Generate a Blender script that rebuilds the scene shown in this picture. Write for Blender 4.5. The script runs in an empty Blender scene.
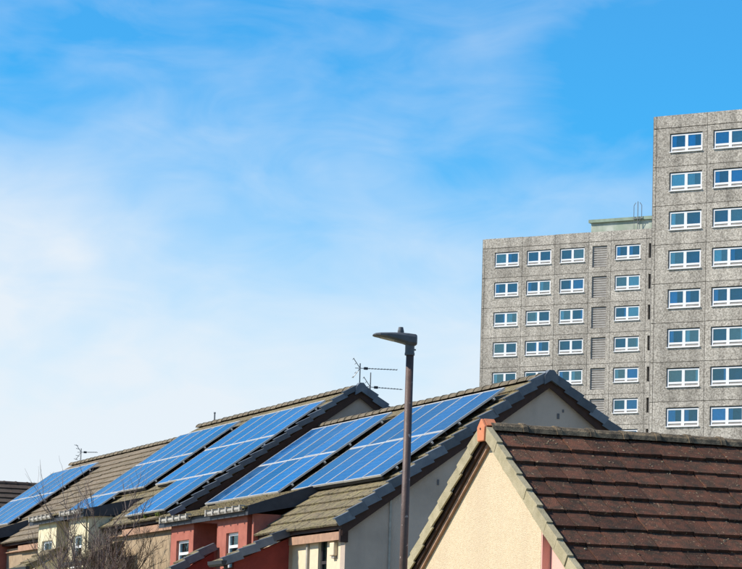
import bpy, math, random
from mathutils import Vector, Matrix
random.seed(7)
R = math.radians
scene = bpy.context.scene
C = scene.collection

# ------------------------------------------------------------------ camera
PITCH, ROLL = R(8.05), R(1.68)
fw = Vector((0, math.cos(PITCH), math.sin(PITCH)))
up0 = Vector((0, -math.sin(PITCH), math.cos(PITCH)))
xr0 = Vector((1, 0, 0))
xr = xr0 * math.cos(ROLL) + up0 * math.sin(ROLL)
up = up0 * math.cos(ROLL) - xr0 * math.sin(ROLL)
cam_d = bpy.data.cameras.new('camera')
cam_d.sensor_fit = 'HORIZONTAL'; cam_d.sensor_width = 36.0
cam_d.lens = 36.0 * 3000 / 742
cam_d.clip_start = 0.5; cam_d.clip_end = 6000
cam = bpy.data.objects.new('camera', cam_d); C.objects.link(cam)
m4 = Matrix.Identity(4)
for i in range(3):
    m4[i][0], m4[i][1], m4[i][2] = xr[i], up[i], -fw[i]
m4[0][3], m4[1][3], m4[2][3] = 0, 0, 1.6
cam.matrix_world = m4
scene.camera = cam

# ------------------------------------------------------------------ sun and sky
ROW = R(21.03)                      # heading of the terrace
TOW = R(-32.35)                     # heading of the tower blocks
n_ = Vector((math.cos(ROW), math.sin(ROW), 0)); m_ = Vector((-math.sin(ROW), math.cos(ROW), 0))
SUN_EL, PSI = R(41), R(17)
sh = (-n_) * math.cos(PSI) + m_ * math.sin(PSI)
sun_dir = Vector((sh.x * math.cos(SUN_EL), sh.y * math.cos(SUN_EL), math.sin(SUN_EL)))
sd = bpy.data.lights.new('sun', 'SUN'); sd.energy = 4.5; sd.angle = R(0.53); sd.color = (1.0, 0.93, 0.82)
so = bpy.data.objects.new('sun', sd); C.objects.link(so)
so.rotation_euler = sun_dir.to_track_quat('Z', 'Y').to_euler()
so.location = (-40, 20, 60)

world = bpy.data.worlds.new('World'); scene.world = world; world.use_nodes = True
wt = world.node_tree; wt.nodes.clear()
def wn(kind, **kw):
    nd = wt.nodes.new(kind)
    for k, v in kw.items(): setattr(nd, k, v)
    return nd
def wl(a, b): wt.links.new(a, b)
def wmath(op, a, b=None, clamp=False):
    nd = wn('ShaderNodeMath', operation=op, use_clamp=clamp)
    for i, s in enumerate((a, b)):
        if s is None: continue
        if isinstance(s, (int, float)): nd.inputs[i].default_value = s
        else: wl(s, nd.inputs[i])
    return nd.outputs[0]
sky = wn('ShaderNodeTexSky', sky_type='NISHITA', sun_disc=False)
sky.sun_elevation = SUN_EL
sky.sun_rotation = math.atan2(sun_dir.x, sun_dir.y)
sky.altitude = 50; sky.air_density = 1.0; sky.dust_density = 0.15; sky.ozone_density = 3.0
hs = wn('ShaderNodeHueSaturation'); hs.inputs['Saturation'].default_value = 1.75; hs.inputs['Hue'].default_value = 0.497; hs.inputs['Value'].default_value = 1.4
wl(sky.outputs[0], hs.inputs['Color'])
geo = wn('ShaderNodeTexCoord')
sep = wn('ShaderNodeSeparateXYZ'); wl(geo.outputs['Generated'], sep.inputs[0])
def wnoise(scale, rot, loc, sc, detail, rough, dist):
    mp = wn('ShaderNodeMapping'); mp.inputs['Rotation'].default_value = rot; mp.inputs['Scale'].default_value = sc; mp.inputs['Location'].default_value = loc
    wl(geo.outputs['Generated'], mp.inputs['Vector'])
    ns = wn('ShaderNodeTexNoise'); ns.inputs['Scale'].default_value = scale; ns.inputs['Detail'].default_value = detail
    ns.inputs['Roughness'].default_value = rough; ns.inputs['Distortion'].default_value = dist
    wl(mp.outputs[0], ns.inputs['Vector'])
    return ns.outputs['Fac']
big = wnoise(8.0, (0, R(-20), 0), (1.2, 7.6, 6.9), (1.0, 1.0, 1.9), 4, 0.5, 0.5)
fine = wnoise(24.0, (0, R(-25), 0), (1.0, 0.2, 0.6), (1.0, 1.0, 2.6), 7, 0.56, 0.7)
# cirrus veil thickens towards the horizon, wisps above it
low = wn('ShaderNodeMapRange', interpolation_type='SMOOTHSTEP'); wl(sep.outputs['Z'], low.inputs['Value'])
low.inputs["From Min"].default_value = 0.235; low.inputs["From Max"].default_value = 0.06
low.inputs['To Min'].default_value = -0.17; low.inputs['To Max'].default_value = 0.74
cl = wmath('ADD', wmath('MULTIPLY', big, 0.95), wmath('MULTIPLY', fine, 0.40))
cl = wmath('ADD', cl, low.outputs[0])
cr = wn('ShaderNodeMapRange', interpolation_type='LINEAR'); wl(cl, cr.inputs['Value'])
cr.inputs['From Min'].default_value = 0.47; cr.inputs['From Max'].default_value = 1.26
cr.inputs['To Min'].default_value = 0.08; cr.inputs['To Max'].default_value = 0.95
mx = wn('ShaderNodeMix', data_type='RGBA')
wl(cr.outputs[0], mx.inputs['Factor'])
wl(hs.outputs[0], mx.inputs['A'])
mx.inputs['B'].default_value = (6.5, 7.0, 7.5, 1)      # sunlit cirrus, in the sky's own units
bg = wn('ShaderNodeBackground'); bg.inputs['Strength'].default_value = 0.09
wl(mx.outputs['Result'], bg.inputs['Color'])
out = wn('ShaderNodeOutputWorld'); wl(bg.outputs[0], out.inputs['Surface'])

scene.view_settings.view_transform = 'Standard'; scene.view_settings.look = 'None'
scene.view_settings.exposure = 0.5; scene.view_settings.gamma = 1.0
scene.view_settings.use_curve_mapping = False
scene.render.engine = 'CYCLES'

# ------------------------------------------------------------------ materials
MATS = {}
def mat(name, col, rough=0.85, col2=None, scale=6.0, amount=0.5, bump=0.0, bscale=None, spec=0.3, metal=0.0,
        objvar=0.0, spots=None, streak=None, coat=0.0, kind='noise'):
    """procedural surface: base colour mixed with a second one by world-space noise, bump, per-piece variation, lichen spots, rain streaks"""
    mt = bpy.data.materials.new(name); mt.use_nodes = True; MATS[name] = mt
    t = mt.node_tree; bs = t.nodes['Principled BSDF']
    L = t.links.new
    bs.inputs['Roughness'].default_value = rough; bs.inputs['Metallic'].default_value = metal
    bs.inputs['Specular IOR Level'].default_value = spec; bs.inputs['Coat Weight'].default_value = coat
    g = t.nodes.new('ShaderNodeNewGeometry')
    def noise(sc, det=4, ro=0.6):
        nd = t.nodes.new('ShaderNodeTexNoise'); nd.inputs['Scale'].default_value = sc; nd.inputs['Detail'].default_value = det
        nd.inputs['Roughness'].default_value = ro; L(g.outputs['Position'], nd.inputs['Vector']); return nd
    def rng(sock, a, b, lo=0.0, hi=1.0):
        nd = t.nodes.new('ShaderNodeMapRange'); L(sock, nd.inputs['Value'])
        nd.inputs['From Min'].default_value = a; nd.inputs['From Max'].default_value = b
        nd.inputs['To Min'].default_value = lo; nd.inputs['To Max'].default_value = hi; return nd.outputs[0]
    def mixc(fac, a, b):
        nd = t.nodes.new('ShaderNodeMix'); nd.data_type = 'RGBA'
        if isinstance(fac, float): nd.inputs['Factor'].default_value = fac
        else: L(fac, nd.inputs['Factor'])
        for key, s in (('A', a), ('B', b)):
            if isinstance(s, tuple): nd.inputs[key].default_value = (*s, 1)
            else: L(s, nd.inputs[key])
        return nd.outputs['Result']
    c = col
    if col2 is None: col2 = tuple(x * 0.72 for x in col)
    n1 = noise(scale)
    c = mixc(rng(n1.outputs['Fac'], 0.38, 0.66, 0.0, amount * 1.6), col, col2)
    if spots:
        scol, ssc, thr = spots
        v = noise(ssc, 2, 0.5)
        c = mixc(rng(v.outputs['Fac'], thr, thr + 0.05), c, scol)
    if streak:
        bp = noise(0.55, 6, 0.65); c = mixc(rng(bp.outputs['Fac'], 0.50, 0.72, 0.0, streak[2] * .8), c, streak[0])
        mp = t.nodes.new('ShaderNodeMapping'); mp.inputs['Scale'].default_value = (1, 1, 0.06); L(g.outputs['Position'], mp.inputs['Vector'])
        nd = t.nodes.new('ShaderNodeTexNoise'); nd.inputs['Scale'].default_value = streak[1]; nd.inputs['Detail'].default_value = 5
        L(mp.outputs[0], nd.inputs['Vector'])
        c = mixc(rng(nd.outputs['Fac'], 0.52, 0.75, 0.0, streak[2]), c, streak[0])
    if objvar:
        oi = t.nodes.new('ShaderNodeObjectInfo'); h = t.nodes.new('ShaderNodeHueSaturation')
        L(c, h.inputs['Color']); L(rng(oi.outputs['Random'], 0, 1, 1 - objvar, 1 + objvar), h.inputs['Value'])
        h.inputs['Hue'].default_value = 0.5; c = h.outputs[0]
    L(c, bs.inputs['Base Color']) if not isinstance(c, tuple) else None
    if bump:
        b = t.nodes.new('ShaderNodeBump'); b.inputs['Strength'].default_value = bump; b.inputs['Distance'].default_value = 0.02
        nb = noise(bscale or scale * 6, 3, 0.6); L(nb.outputs['Fac'], b.inputs['Height']); L(b.outputs[0], bs.inputs['Normal'])
    return mt
mat('tile_moss', (0.165, 0.128, 0.080), 0.9, (0.215, 0.180, 0.085), 5.0, 0.6, 0.9, 26, objvar=0.12, spots=((0.055, 0.048, 0.03), 15, 0.57))
mat('tile_tan', (0.205, 0.160, 0.110), 0.9, (0.150, 0.120, 0.075), 1.6, 0.5, 0.5, 40, objvar=0.1, spots=((0.09, 0.075, 0.05), 13, 0.60))
mat('tile_brown', (0.128, 0.050, 0.028), 0.88, (0.055, 0.034, 0.021), 9.0, 0.7, 0.8, 70, objvar=0.32, spots=((0.28, 0.19, 0.11), 30, 0.66), spec=0.25)
mat('tile_dark', (0.050, 0.034, 0.026), 0.9, (0.08, 0.06, 0.045), 1.2, 0.6, 0.5, 30, objvar=0.15, spots=((0.24, 0.12, 0.06), 9, 0.70))
mat('ridge_moss', (0.25, 0.185, 0.11), 0.95, (0.09, 0.07, 0.045), 9.0, 0.9, 1.0, 60, objvar=0.15)
mat('ridge_tan', (0.19, 0.15, 0.10), 0.92, (0.10, 0.085, 0.055), 4.0, 0.6, 0.6, 40, objvar=0.12)
mat('slate_cap', (0.095, 0.110, 0.130), 0.62, (0.135, 0.15, 0.165), 5.0, 0.6, 0.3, 40, objvar=0.34, spec=0.4)
mat('olive_cap', (0.40, 0.34, 0.215), 0.85, (0.30, 0.255, 0.15), 6.0, 0.6, 0.4, 60, objvar=0.08)
mat('brown_board', (0.055, 0.026, 0.017), 0.7, (0.035, 0.018, 0.013), 6.0, 0.5, 0.2)
mat('tan_board', (0.42, 0.25, 0.16), 0.8, (0.30, 0.18, 0.12), 7.0, 0.6)
mat('grey_render', (0.52, 0.415, 0.335), 0.92, (0.41, 0.325, 0.26), 0.9, 0.6, 0.5, 90, streak=((0.30, 0.25, 0.215), 2.2, 0.45))
mat('cream_render', (0.70, 0.56, 0.375), 0.95, (0.58, 0.45, 0.285), 26.0, 0.5, 0.7, 80, streak=((0.55, 0.43, 0.29), 2.6, 0.38))
mat('pale_render', (0.70, 0.58, 0.40), 0.93, (0.62, 0.51, 0.36), 8.0, 0.4, 0.4, 60)
mat('yellow_render', (0.70, 0.62, 0.42), 0.93, (0.55, 0.48, 0.32), 5.0, 0.5, 0.4, 60)
mat('red_render', (0.40, 0.135, 0.095), 0.9, (0.31, 0.10, 0.07), 4.0, 0.5, 0.4, 60, streak=((0.26, 0.06, 0.04), 3.0, 0.3))
mat('pink_render', (0.80, 0.43, 0.35), 0.92, (0.76, 0.40, 0.33), 3.0, 0.4, 0.3, 60)
mat('brown_render', (0.40, 0.30, 0.19), 0.93, (0.30, 0.22, 0.14), 5.0, 0.6, 0.5, 60)
mat('terracotta', (0.66, 0.235, 0.115), 0.8, (0.56, 0.19, 0.09), 14.0, 0.6, 0.3, 80)
mat('black_plastic', (0.018, 0.020, 0.024), 0.45, None, 5, 0.3, spec=0.5)
mat('grey_plastic', (0.40, 0.37, 0.32), 0.6, (0.28, 0.26, 0.22), 7, 0.6)
mat('white_upvc', (0.78, 0.78, 0.77), 0.4, (0.70, 0.70, 0.69), 5, 0.3, spec=0.5)
mat('dark_frame', (0.045, 0.04, 0.04), 0.5)
mat('alu', (0.66, 0.64, 0.60), 0.45, (0.55, 0.53, 0.49), 8, 0.4, spec=0.5, metal=0.25)
mat('backsheet', (0.58, 0.62, 0.66), 0.5)
mat('rail', (0.03, 0.03, 0.032), 0.6)
mat('lamp_brown', (0.105, 0.062, 0.048), 0.55, (0.075, 0.045, 0.035), 10, 0.6, 0.15, 60, spec=0.45, spots=((0.42, 0.33, 0.28), 14, 0.67))
mat('lamp_grey', (0.085, 0.090, 0.098), 0.5, (0.06, 0.065, 0.07), 12, 0.5, spec=0.5)
mat('galv', (0.22, 0.225, 0.23), 0.5, (0.14, 0.14, 0.14), 20, 0.5, metal=0.4)
mat('room', (0.12, 0.20, 0.23), 0.95)
mat('curtain', (0.82, 0.84, 0.83), 0.95, (0.70, 0.73, 0.74), 6, 0.6, objvar=0.25)
mat('louvre', (0.40, 0.375, 0.34), 0.8, (0.30, 0.28, 0.255), 3, 0.6)
mat('penthouse', (0.50, 0.52, 0.44), 0.9, (0.33, 0.38, 0.29), 0.8, 0.8, streak=((0.25, 0.27, 0.22), 1.2, 0.6))
mat('penthouse_edge', (0.30, 0.37, 0.28), 0.8, (0.22, 0.28, 0.21), 1.0, 0.7)
mat('bark', (0.115, 0.085, 0.066), 0.92, (0.19, 0.15, 0.12), 6, 0.7)
mat('twig', (0.150, 0.105, 0.085), 0.9, (0.24, 0.19, 0.16), 2.0, 0.8)
mat('twig_dark', (0.075, 0.058, 0.042), 0.92, (0.13, 0.10, 0.07), 2.0, 0.8)
mat('grass', (0.20, 0.19, 0.15), 0.95, (0.13, 0.15, 0.07), 0.05, 0.6)
mat('asphalt', (0.05, 0.05, 0.05), 0.9)
mat('moss', (0.17, 0.20, 0.03), 0.95, (0.10, 0.12, 0.03), 20, 0.7, 0.6, 80)
mat('dark_fascia', (0.045, 0.050, 0.060), 0.6, (0.03, 0.034, 0.042), 6, 0.5)
mat('shaded_red_render', (0.21, 0.036, 0.028), 0.9, (0.16, 0.028, 0.022), 4.0, 0.6, 0.4, 60)  # red render darkened, with the porch walls' shade put into the colour
mat('lichen', (0.34, 0.27, 0.18), 0.95, (0.20, 0.15, 0.08), 12, 0.8)
mat('pvent', (0.16, 0.15, 0.15), 0.8)

def concrete(name):
    """exposed-aggregate cladding: pale stone chips in a grey matrix, weather streaks"""
    mt = bpy.data.materials.new(name); mt.use_nodes = True; MATS[name] = mt
    t = mt.node_tree; bs = t.nodes['Principled BSDF']; L = t.links.new
    bs.inputs['Roughness'].default_value = 0.95; bs.inputs['Specular IOR Level'].default_value = 0.15
    g = t.nodes.new('ShaderNodeNewGeometry')
    vo = t.nodes.new('ShaderNodeTexVoronoi'); vo.inputs['Scale'].default_value = 13.0; L(g.outputs['Position'], vo.inputs['Vector'])
    sp = t.nodes.new('ShaderNodeSeparateColor'); L(vo.outputs['Color'], sp.inputs[0])
    cr = t.nodes.new('ShaderNodeValToRGB'); e = cr.color_ramp.elements
    e[0].position = 0.0; e[0].color = (0.26, 0.232, 0.195, 1)
    e[1].position = 1.0; e[1].color = (0.60, 0.547, 0.468, 1)
    a = e.new(0.3); a.color = (0.375, 0.338, 0.285, 1)
    a = e.new(0.6); a.color = (0.46, 0.418, 0.355, 1)
    L(sp.outputs[0], cr.inputs[0])
    mp = t.nodes.new('ShaderNodeMapping'); mp.inputs['Scale'].default_value = (1, 1, 0.12); L(g.outputs['Position'], mp.inputs['Vector'])
    ns = t.nodes.new('ShaderNodeTexNoise'); ns.inputs['Scale'].default_value = 1.1; ns.inputs['Detail'].default_value = 6; L(mp.outputs[0], ns.inputs['Vector'])
    mr = t.nodes.new('ShaderNodeMapRange'); L(ns.outputs['Fac'], mr.inputs['Value']); mr.inputs['From Min'].default_value = 0.35; mr.inputs['From Max'].default_value = 0.7
    mr.inputs['To Min'].default_value = 1.10; mr.inputs['To Max'].default_value = 0.74
    oi = t.nodes.new('ShaderNodeObjectInfo')
    mo = t.nodes.new('ShaderNodeMapRange'); L(oi.outputs['Random'], mo.inputs['Value']); mo.inputs['To Min'].default_value = 0.88; mo.inputs['To Max'].default_value = 1.10
    mu = t.nodes.new('ShaderNodeMath'); mu.operation = 'MULTIPLY'; L(mr.outputs[0], mu.inputs[0]); L(mo.outputs[0], mu.inputs[1])
    h = t.nodes.new('ShaderNodeHueSaturation'); L(cr.outputs[0], h.inputs['Color']); L(mu.outputs[0], h.inputs['Value'])
    L(h.outputs[0], bs.inputs['Base Color'])
    b = t.nodes.new('ShaderNodeBump'); b.inputs['Strength'].default_value = 0.7; b.inputs['Distance'].default_value = 0.05
    L(sp.outputs[1], b.inputs['Height']); L(b.outputs[0], bs.inputs['Normal'])
concrete('aggregate')
mat('joint', (0.17, 0.16, 0.145), 0.95)

def glass_mat(name, tint, refl):
    mt = bpy.data.materials.new(name); mt.use_nodes = True; MATS[name] = mt
    t = mt.node_tree; L = t.links.new
    for nd in list(t.nodes): t.nodes.remove(nd)
    o = t.nodes.new('ShaderNodeOutputMaterial'); tr = t.nodes.new('ShaderNodeBsdfTransparent'); tr.inputs[0].default_value = (*tint, 1)
    gl = t.nodes.new('ShaderNodeBsdfGlossy'); gl.inputs['Roughness'].default_value = 0.02; gl.inputs['Color'].default_value = (0.62, 0.92, 0.96, 1)
    lw = t.nodes.new('ShaderNodeFresnel'); lw.inputs['IOR'].default_value = 1.52
    ad = t.nodes.new('ShaderNodeMath'); ad.operation = 'ADD'; ad.use_clamp = True; L(lw.outputs[0], ad.inputs[0]); ad.inputs[1].default_value = refl
    mi = t.nodes.new('ShaderNodeMixShader'); L(ad.outputs[0], mi.inputs[0]); L(tr.outputs[0], mi.inputs[1]); L(gl.outputs[0], mi.inputs[2])
    L(mi.outputs[0], o.inputs['Surface'])
glass_mat('window_glass', (0.27, 0.80, 1.0), 0.06)
glass_mat('window_glass_pale', (0.70, 0.94, 1.0), 0.08)
glass_mat('house_glass', (0.80, 0.88, 0.90), 0.04)

def solar_mat():
    mt = bpy.data.materials.new('solar_cells'); mt.use_nodes = True; MATS['solar_cells'] = mt
    t = mt.node_tree; bs = t.nodes['Principled BSDF']; L = t.links.new
    tc = t.nodes.new('ShaderNodeTexCoord')
    sp = t.nodes.new('ShaderNodeSeparateXYZ'); L(tc.outputs['Object'], sp.inputs[0])
    def grid(sock, pitch, w):
        a = t.nodes.new('ShaderNodeMath'); a.operation = 'MULTIPLY'; L(sock, a.inputs[0]); a.inputs[1].default_value = 1 / pitch
        b = t.nodes.new('ShaderNodeMath'); b.operation = 'FRACT'; L(a.outputs[0], b.inputs[0])
        c = t.nodes.new('ShaderNodeMath'); c.operation = 'LESS_THAN'; L(b.outputs[0], c.inputs[0]); c.inputs[1].default_value = w
        return c.outputs[0]
    mxm = t.nodes.new('ShaderNodeMath'); mxm.operation = 'MAXIMUM'
    L(grid(sp.outputs[0], 0.156, 0.03), mxm.inputs[0]); L(grid(sp.outputs[1], 0.156, 0.03), mxm.inputs[1])
    g = t.nodes.new('ShaderNodeNewGeometry')
    vo = t.nodes.new('ShaderNodeTexVoronoi'); vo.inputs['Scale'].default_value = 14; L(g.outputs['Position'], vo.inputs['Vector'])
    m0 = t.nodes.new('ShaderNodeMix'); m0.data_type = 'RGBA'; s2 = t.nodes.new('ShaderNodeSeparateColor'); L(vo.outputs['Color'], s2.inputs[0]); L(s2.outputs[0], m0.inputs['Factor'])
    m0.inputs['A'].default_value = (0.004, 0.060, 0.19, 1); m0.inputs['B'].default_value = (0.008, 0.090, 0.255, 1)
    m1 = t.nodes.new('ShaderNodeMix'); m1.data_type = 'RGBA'; L(mxm.outputs[0], m1.inputs['Factor']); L(m0.outputs['Result'], m1.inputs['A']); m1.inputs['B'].default_value = (0.12, 0.22, 0.34, 1)
    L(m1.outputs['Result'], bs.inputs['Base Color'])
    oi = t.nodes.new('ShaderNodeObjectInfo'); hh = t.nodes.new('ShaderNodeHueSaturation'); L(m1.outputs['Result'], hh.inputs['Color'])
    vr = t.nodes.new('ShaderNodeMapRange'); L(oi.outputs['Random'], vr.inputs['Value']); vr.inputs['To Min'].default_value = 0.55; vr.inputs['To Max'].default_value = 1.25
    L(vr.outputs[0], hh.inputs['Value'])
    dn = t.nodes.new('ShaderNodeTexNoise'); dn.inputs['Scale'].default_value = 1.3; dn.inputs['Detail'].default_value = 6; L(g.outputs['Position'], dn.inputs['Vector'])
    dr = t.nodes.new('ShaderNodeMapRange'); L(dn.outputs['Fac'], dr.inputs['Value']); dr.inputs['From Min'].default_value = 0.42; dr.inputs['From Max'].default_value = 0.75; dr.inputs['To Max'].default_value = 0.16
    dm = t.nodes.new('ShaderNodeMix'); dm.data_type = 'RGBA'; L(dr.outputs[0], dm.inputs['Factor']); L(hh.outputs[0], dm.inputs['A']); dm.inputs['B'].default_value = (0.12, 0.25, 0.36, 1)
    L(dm.outputs['Result'], bs.inputs['Base Color'])
    rr = t.nodes.new('ShaderNodeMapRange'); L(dn.outputs['Fac'], rr.inputs['Value']); rr.inputs['From Min'].default_value = 0.3; rr.inputs['From Max'].default_value = 0.75; rr.inputs['To Min'].default_value = 0.06; rr.inputs['To Max'].default_value = 0.30
    L(rr.outputs[0], bs.inputs['Roughness'])
    bs.inputs['IOR'].default_value = 1.45; bs.inputs['Specular IOR Level'].default_value = 0.5
solar_mat()

# ------------------------------------------------------------------ mesh helpers
class MB:
    def __init__(s): s.v = []; s.f = []
    def add(s, vs, fs, T=None):
        k = len(s.v)
        s.v += [tuple(T @ Vector(p)) if T is not None else tuple(p) for p in vs]
        s.f += [tuple(i + k for i in q) for q in fs]
        return s
    def box(s, x0, x1, y0, y1, z0, z1, T=None):
        return s.add([(x0, y0, z0), (x1, y0, z0), (x1, y1, z0), (x0, y1, z0), (x0, y0, z1), (x1, y0, z1), (x1, y1, z1), (x0, y1, z1)],
                     [(3, 2, 1, 0), (4, 5, 6, 7), (0, 1, 5, 4), (1, 2, 6, 5), (2, 3, 7, 6), (3, 0, 4, 7)], T)
    def prism(s, poly, axis, a, b, T=None):
        """poly: points in the plane across axis ('x': (y,z), 'y': (x,z), 'z': (x,y)), extruded from a to b"""
        def P(p, h): return {'x': (h, p[0], p[1]), 'y': (p[0], h, p[1]), 'z': (p[0], p[1], h)}[axis]
        n = len(poly)
        vs = [P(p, a) for p in poly] + [P(p, b) for p in poly]
        fs = [tuple(range(n - 1, -1, -1)), tuple(range(n, 2 * n))] + [(i, (i + 1) % n, n + (i + 1) % n, n + i) for i in range(n)]
        return s.add(vs, fs, T)
    def tube(s, p, q, r0, r1=None, k=6, cap=True):
        p = Vector(p); q = Vector(q); r1 = r0 if r1 is None else r1
        d = (q - p)
        if d.length < 1e-6: return s
        qt = d.to_track_quat('Z', 'Y'); vs = []
        for c, r in ((p, r0), (q, r1)):
            for i in range(k):
                a = 2 * math.pi * i / k
                vs.append(tuple(c + qt @ Vector((r * math.cos(a), r * math.sin(a), 0))))
        fs = [(i, (i + 1) % k, k + (i + 1) % k, k + i) for i in range(k)]
        if cap: fs += [tuple(range(k - 1, -1, -1)), tuple(range(k, 2 * k))]
        return s.add(vs, fs)
    def mesh(s, name, material, smooth=False):
        me = bpy.data.meshes.new(name); me.from_pydata(s.v, [], s.f); me.update()
        me.materials.append(MATS[material])
        import bmesh
        bm = bmesh.new(); bm.from_mesh(me); bmesh.ops.recalc_face_normals(bm, faces=bm.faces); bm.to_mesh(me); bm.free()
        if smooth:
            for p in me.polygons: p.use_smooth = True
        return me
    def build(s, name, material, parent=None, smooth=False, bevel=0.0):
        o = link(name, s.mesh(name, material, smooth), parent)
        if bevel:
            b = o.modifiers.new('bevel', 'BEVEL'); b.width = bevel; b.segments = 2; b.limit_method = 'ANGLE'
        return o
def link(name, me, parent=None, M=None):
    o = bpy.data.objects.new(name, me); C.objects.link(o); o.parent = parent
    if M is not None: o.matrix_basis = M
    return o
def thing(name, label, cat, loc=(0, 0, 0), rz=0.0, group=None):
    o = bpy.data.objects.new(name, None); C.objects.link(o); o.empty_display_size = 0.2
    o.location = loc; o.rotation_euler = (0, 0, rz); o['label'] = label; o['category'] = cat
    if group: o['group'] = group
    return o
def box_part(name, mt, parent, *a, bevel=0.0):
    return MB().box(*a).build(name, mt, parent, bevel=bevel)

class Slope:
    """a roof plane: o = point on the ridge, a = along the ridge, d = down the slope, n = outwards"""
    def __init__(s, o, d):
        s.o = Vector(o); s.d = Vector(d).normalized()
        h = Vector((s.d.x, s.d.y, 0)).normalized()
        s.n = (Vector((0, 0, 1)) - s.d * s.d.z).normalized()
        s.a = s.d.cross(s.n)
    def mat(s, al, dn, off=0.0):
        p = s.o + s.a * al + s.d * dn + s.n * off
        M = Matrix.Identity(4)
        for i in range(3):
            M[i][0], M[i][1], M[i][2], M[i][3] = s.a[i], s.d[i], s.n[i], p[i]
        return M
def tile_mb(mb, w, L, t, T=None):
    x = w / 2
    vs = [(-x, 0, -0.012), (x, 0, -0.012), (x, L, 0.004), (-x, L, 0.004), (-x, 0, 0.004), (x, 0, 0.004), (x, L, t), (-x, L, t)]
    return mb.add(vs, [(3, 2, 1, 0), (4, 5, 6, 7), (0, 1, 5, 4), (1, 2, 6, 5), (2, 3, 7, 6), (3, 0, 4, 7)], T)
_tiles = {}
def tile_mesh(mt, w, L, t):
    k = (mt, w, L, t)
    if k not in _tiles: _tiles[k] = tile_mb(MB(), w, L, t).mesh('tile', mt)
    return _tiles[k]
def jitter(s=1.0):
    return (Matrix.Translation((0, random.uniform(-.006, .006) * s, random.uniform(0, .006) * s)) @
            Matrix.Rotation(random.uniform(-.006, .006) * s, 4, 'Z') @ Matrix.Rotation(random.uniform(-.006, .010) * s, 4, 'Y'))
def lay_tiles(parent, sl, al0, al1, dn0, dn1, mt, w=0.30, gauge=0.345, t=0.045, single=None, base=0.0, gap=.006, jit=1.0):
    """tiles over one rectangle of a slope; those for which single(al, dn) holds are objects of their own, the rest one mesh"""
    rest = MB(); rows = max(1, round((dn1 - dn0) / gauge)); g = (dn1 - dn0) / rows
    cols = max(1, round((al1 - al0) / w)); ww = (al1 - al0) / cols
    me = tile_mesh(mt, round(ww - gap, 4), round(g + 0.05, 4), t); cnt = 0
    for r in range(rows):
        for c in range(cols):
            sh_ = 0.0
            M = sl.mat(al0 + (c + .5) * ww + sh_, dn0 + r * g, base) @ jitter(jit)
            if single and single(al0 + (c + .5) * ww, dn0 + (r + .5) * g) and cnt < 295:
                link('roof_tile', me, parent, M); cnt += 1
            else: tile_mb(rest, ww - gap, g + 0.05, t, M)
    if rest.v:
        o = rest.build('roof_tiles', mt, parent); o['kind'] = 'stuff'
    return rows
def verge_caps(parent, sl, al, dn0, dn1, side, mt, gauge=0.345, face=0.17, top=0.11, name='verge_cap', lift=.035, rise=.062):
    """stepped L-shaped caps down a verge; side = +1/-1 says towards which ridge direction the outside lies"""
    n = max(1, round((dn1 - dn0) / gauge)); g = (dn1 - dn0) / n; L = g + 0.035; th = 0.022
    mb = MB(); s = side
    def P(x, y, zt): return (x * s, y, zt)
    for (x0, x1, zl, zh) in ((-top, th, 0.0, th), (0.0, th, -face, -0.0005)):
        vs = []
        for y, dz in ((0, 0.006), (L, rise)):
            vs += [P(x0, y, zl + dz), P(x1, y, zl + dz), P(x1, y, zh + dz), P(x0, y, zh + dz)]
        mb.add(vs, [(0, 1, 2, 3), (7, 6, 5, 4), (0, 4, 5, 1), (1, 5, 6, 2), (2, 6, 7, 3), (3, 7, 4, 0)])
    me = mb.mesh(name, mt)
    for i in range(n):
        link(name, me, parent, sl.mat(al, dn0 + i * g, lift) @ Matrix.Translation((random.uniform(-.006, .006), random.uniform(-.008, .008), 0)) @ Matrix.Rotation(random.uniform(-.018, .018), 4, 'X') @ Matrix.Rotation(random.uniform(-.015, .015), 4, 'Z'))
def ridge_tiles(parent, p0, direction, length, mt, unit=0.45, r=0.125, name='ridge_tile'):
    """half-round ridge tiles laid end to end with a small lap"""
    d = Vector(direction).normalized(); n = max(1, round(length / unit)); u = length / n
    mb = MB(); k = 7; ring = []
    for y, rr in ((0, r), (u - 0.05, r), (u - 0.05, r * 1.10), (u + 0.012, r * 1.10)):
        ring.append([(rr * math.cos(math.pi * (0.03 + 0.94 * i / (k - 1))), y, rr * 0.80 * math.sin(math.pi * (0.03 + 0.94 * i / (k - 1)))) for i in range(k)])
    vs = [p for q in ring for p in q]; fs = []
    for a in range(3):
        for i in range(k - 1): fs.append((a * k + i, a * k + i + 1, (a + 1) * k + i + 1, (a + 1) * k + i))
    fs += [tuple(range(k)), tuple(range(3 * k, 4 * k))]
    mb.add(vs, fs); me = mb.mesh(name, mt)
    ang = math.atan2(-d.x, d.y)
    for i in range(n):
        link(name, me, parent, Matrix.Translation(Vector(p0) + d * (i * u) + Vector((0, 0, random.uniform(-.006, .006)))) @ Matrix.Rotation(ang, 4, 'Z'))

# ------------------------------------------------------------------ the ground
g = MB(); NS = 24
for i in range(NS):
    for j in range(NS):
        x0, x1 = -2400 + 200 * i, -2200 + 200 * i; y0, y1 = -900 + 200 * j, -700 + 200 * j
        g.add([(x0, y0, 0), (x1, y0, 0), (x1, y1, 0), (x0, y1, 0)], [(0, 1, 2, 3)])
go = g.build('ground', 'grass'); go['kind'] = 'structure'; go['label'] = 'paved and grassy ground below the houses and tower blocks'
rd = MB(); rd.box(-60, 60, 18, 26, -0.2, 0.004)
ro = rd.build('road', 'asphalt'); ro['kind'] = 'structure'; ro['label'] = 'dark asphalt road running past the houses'

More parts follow.
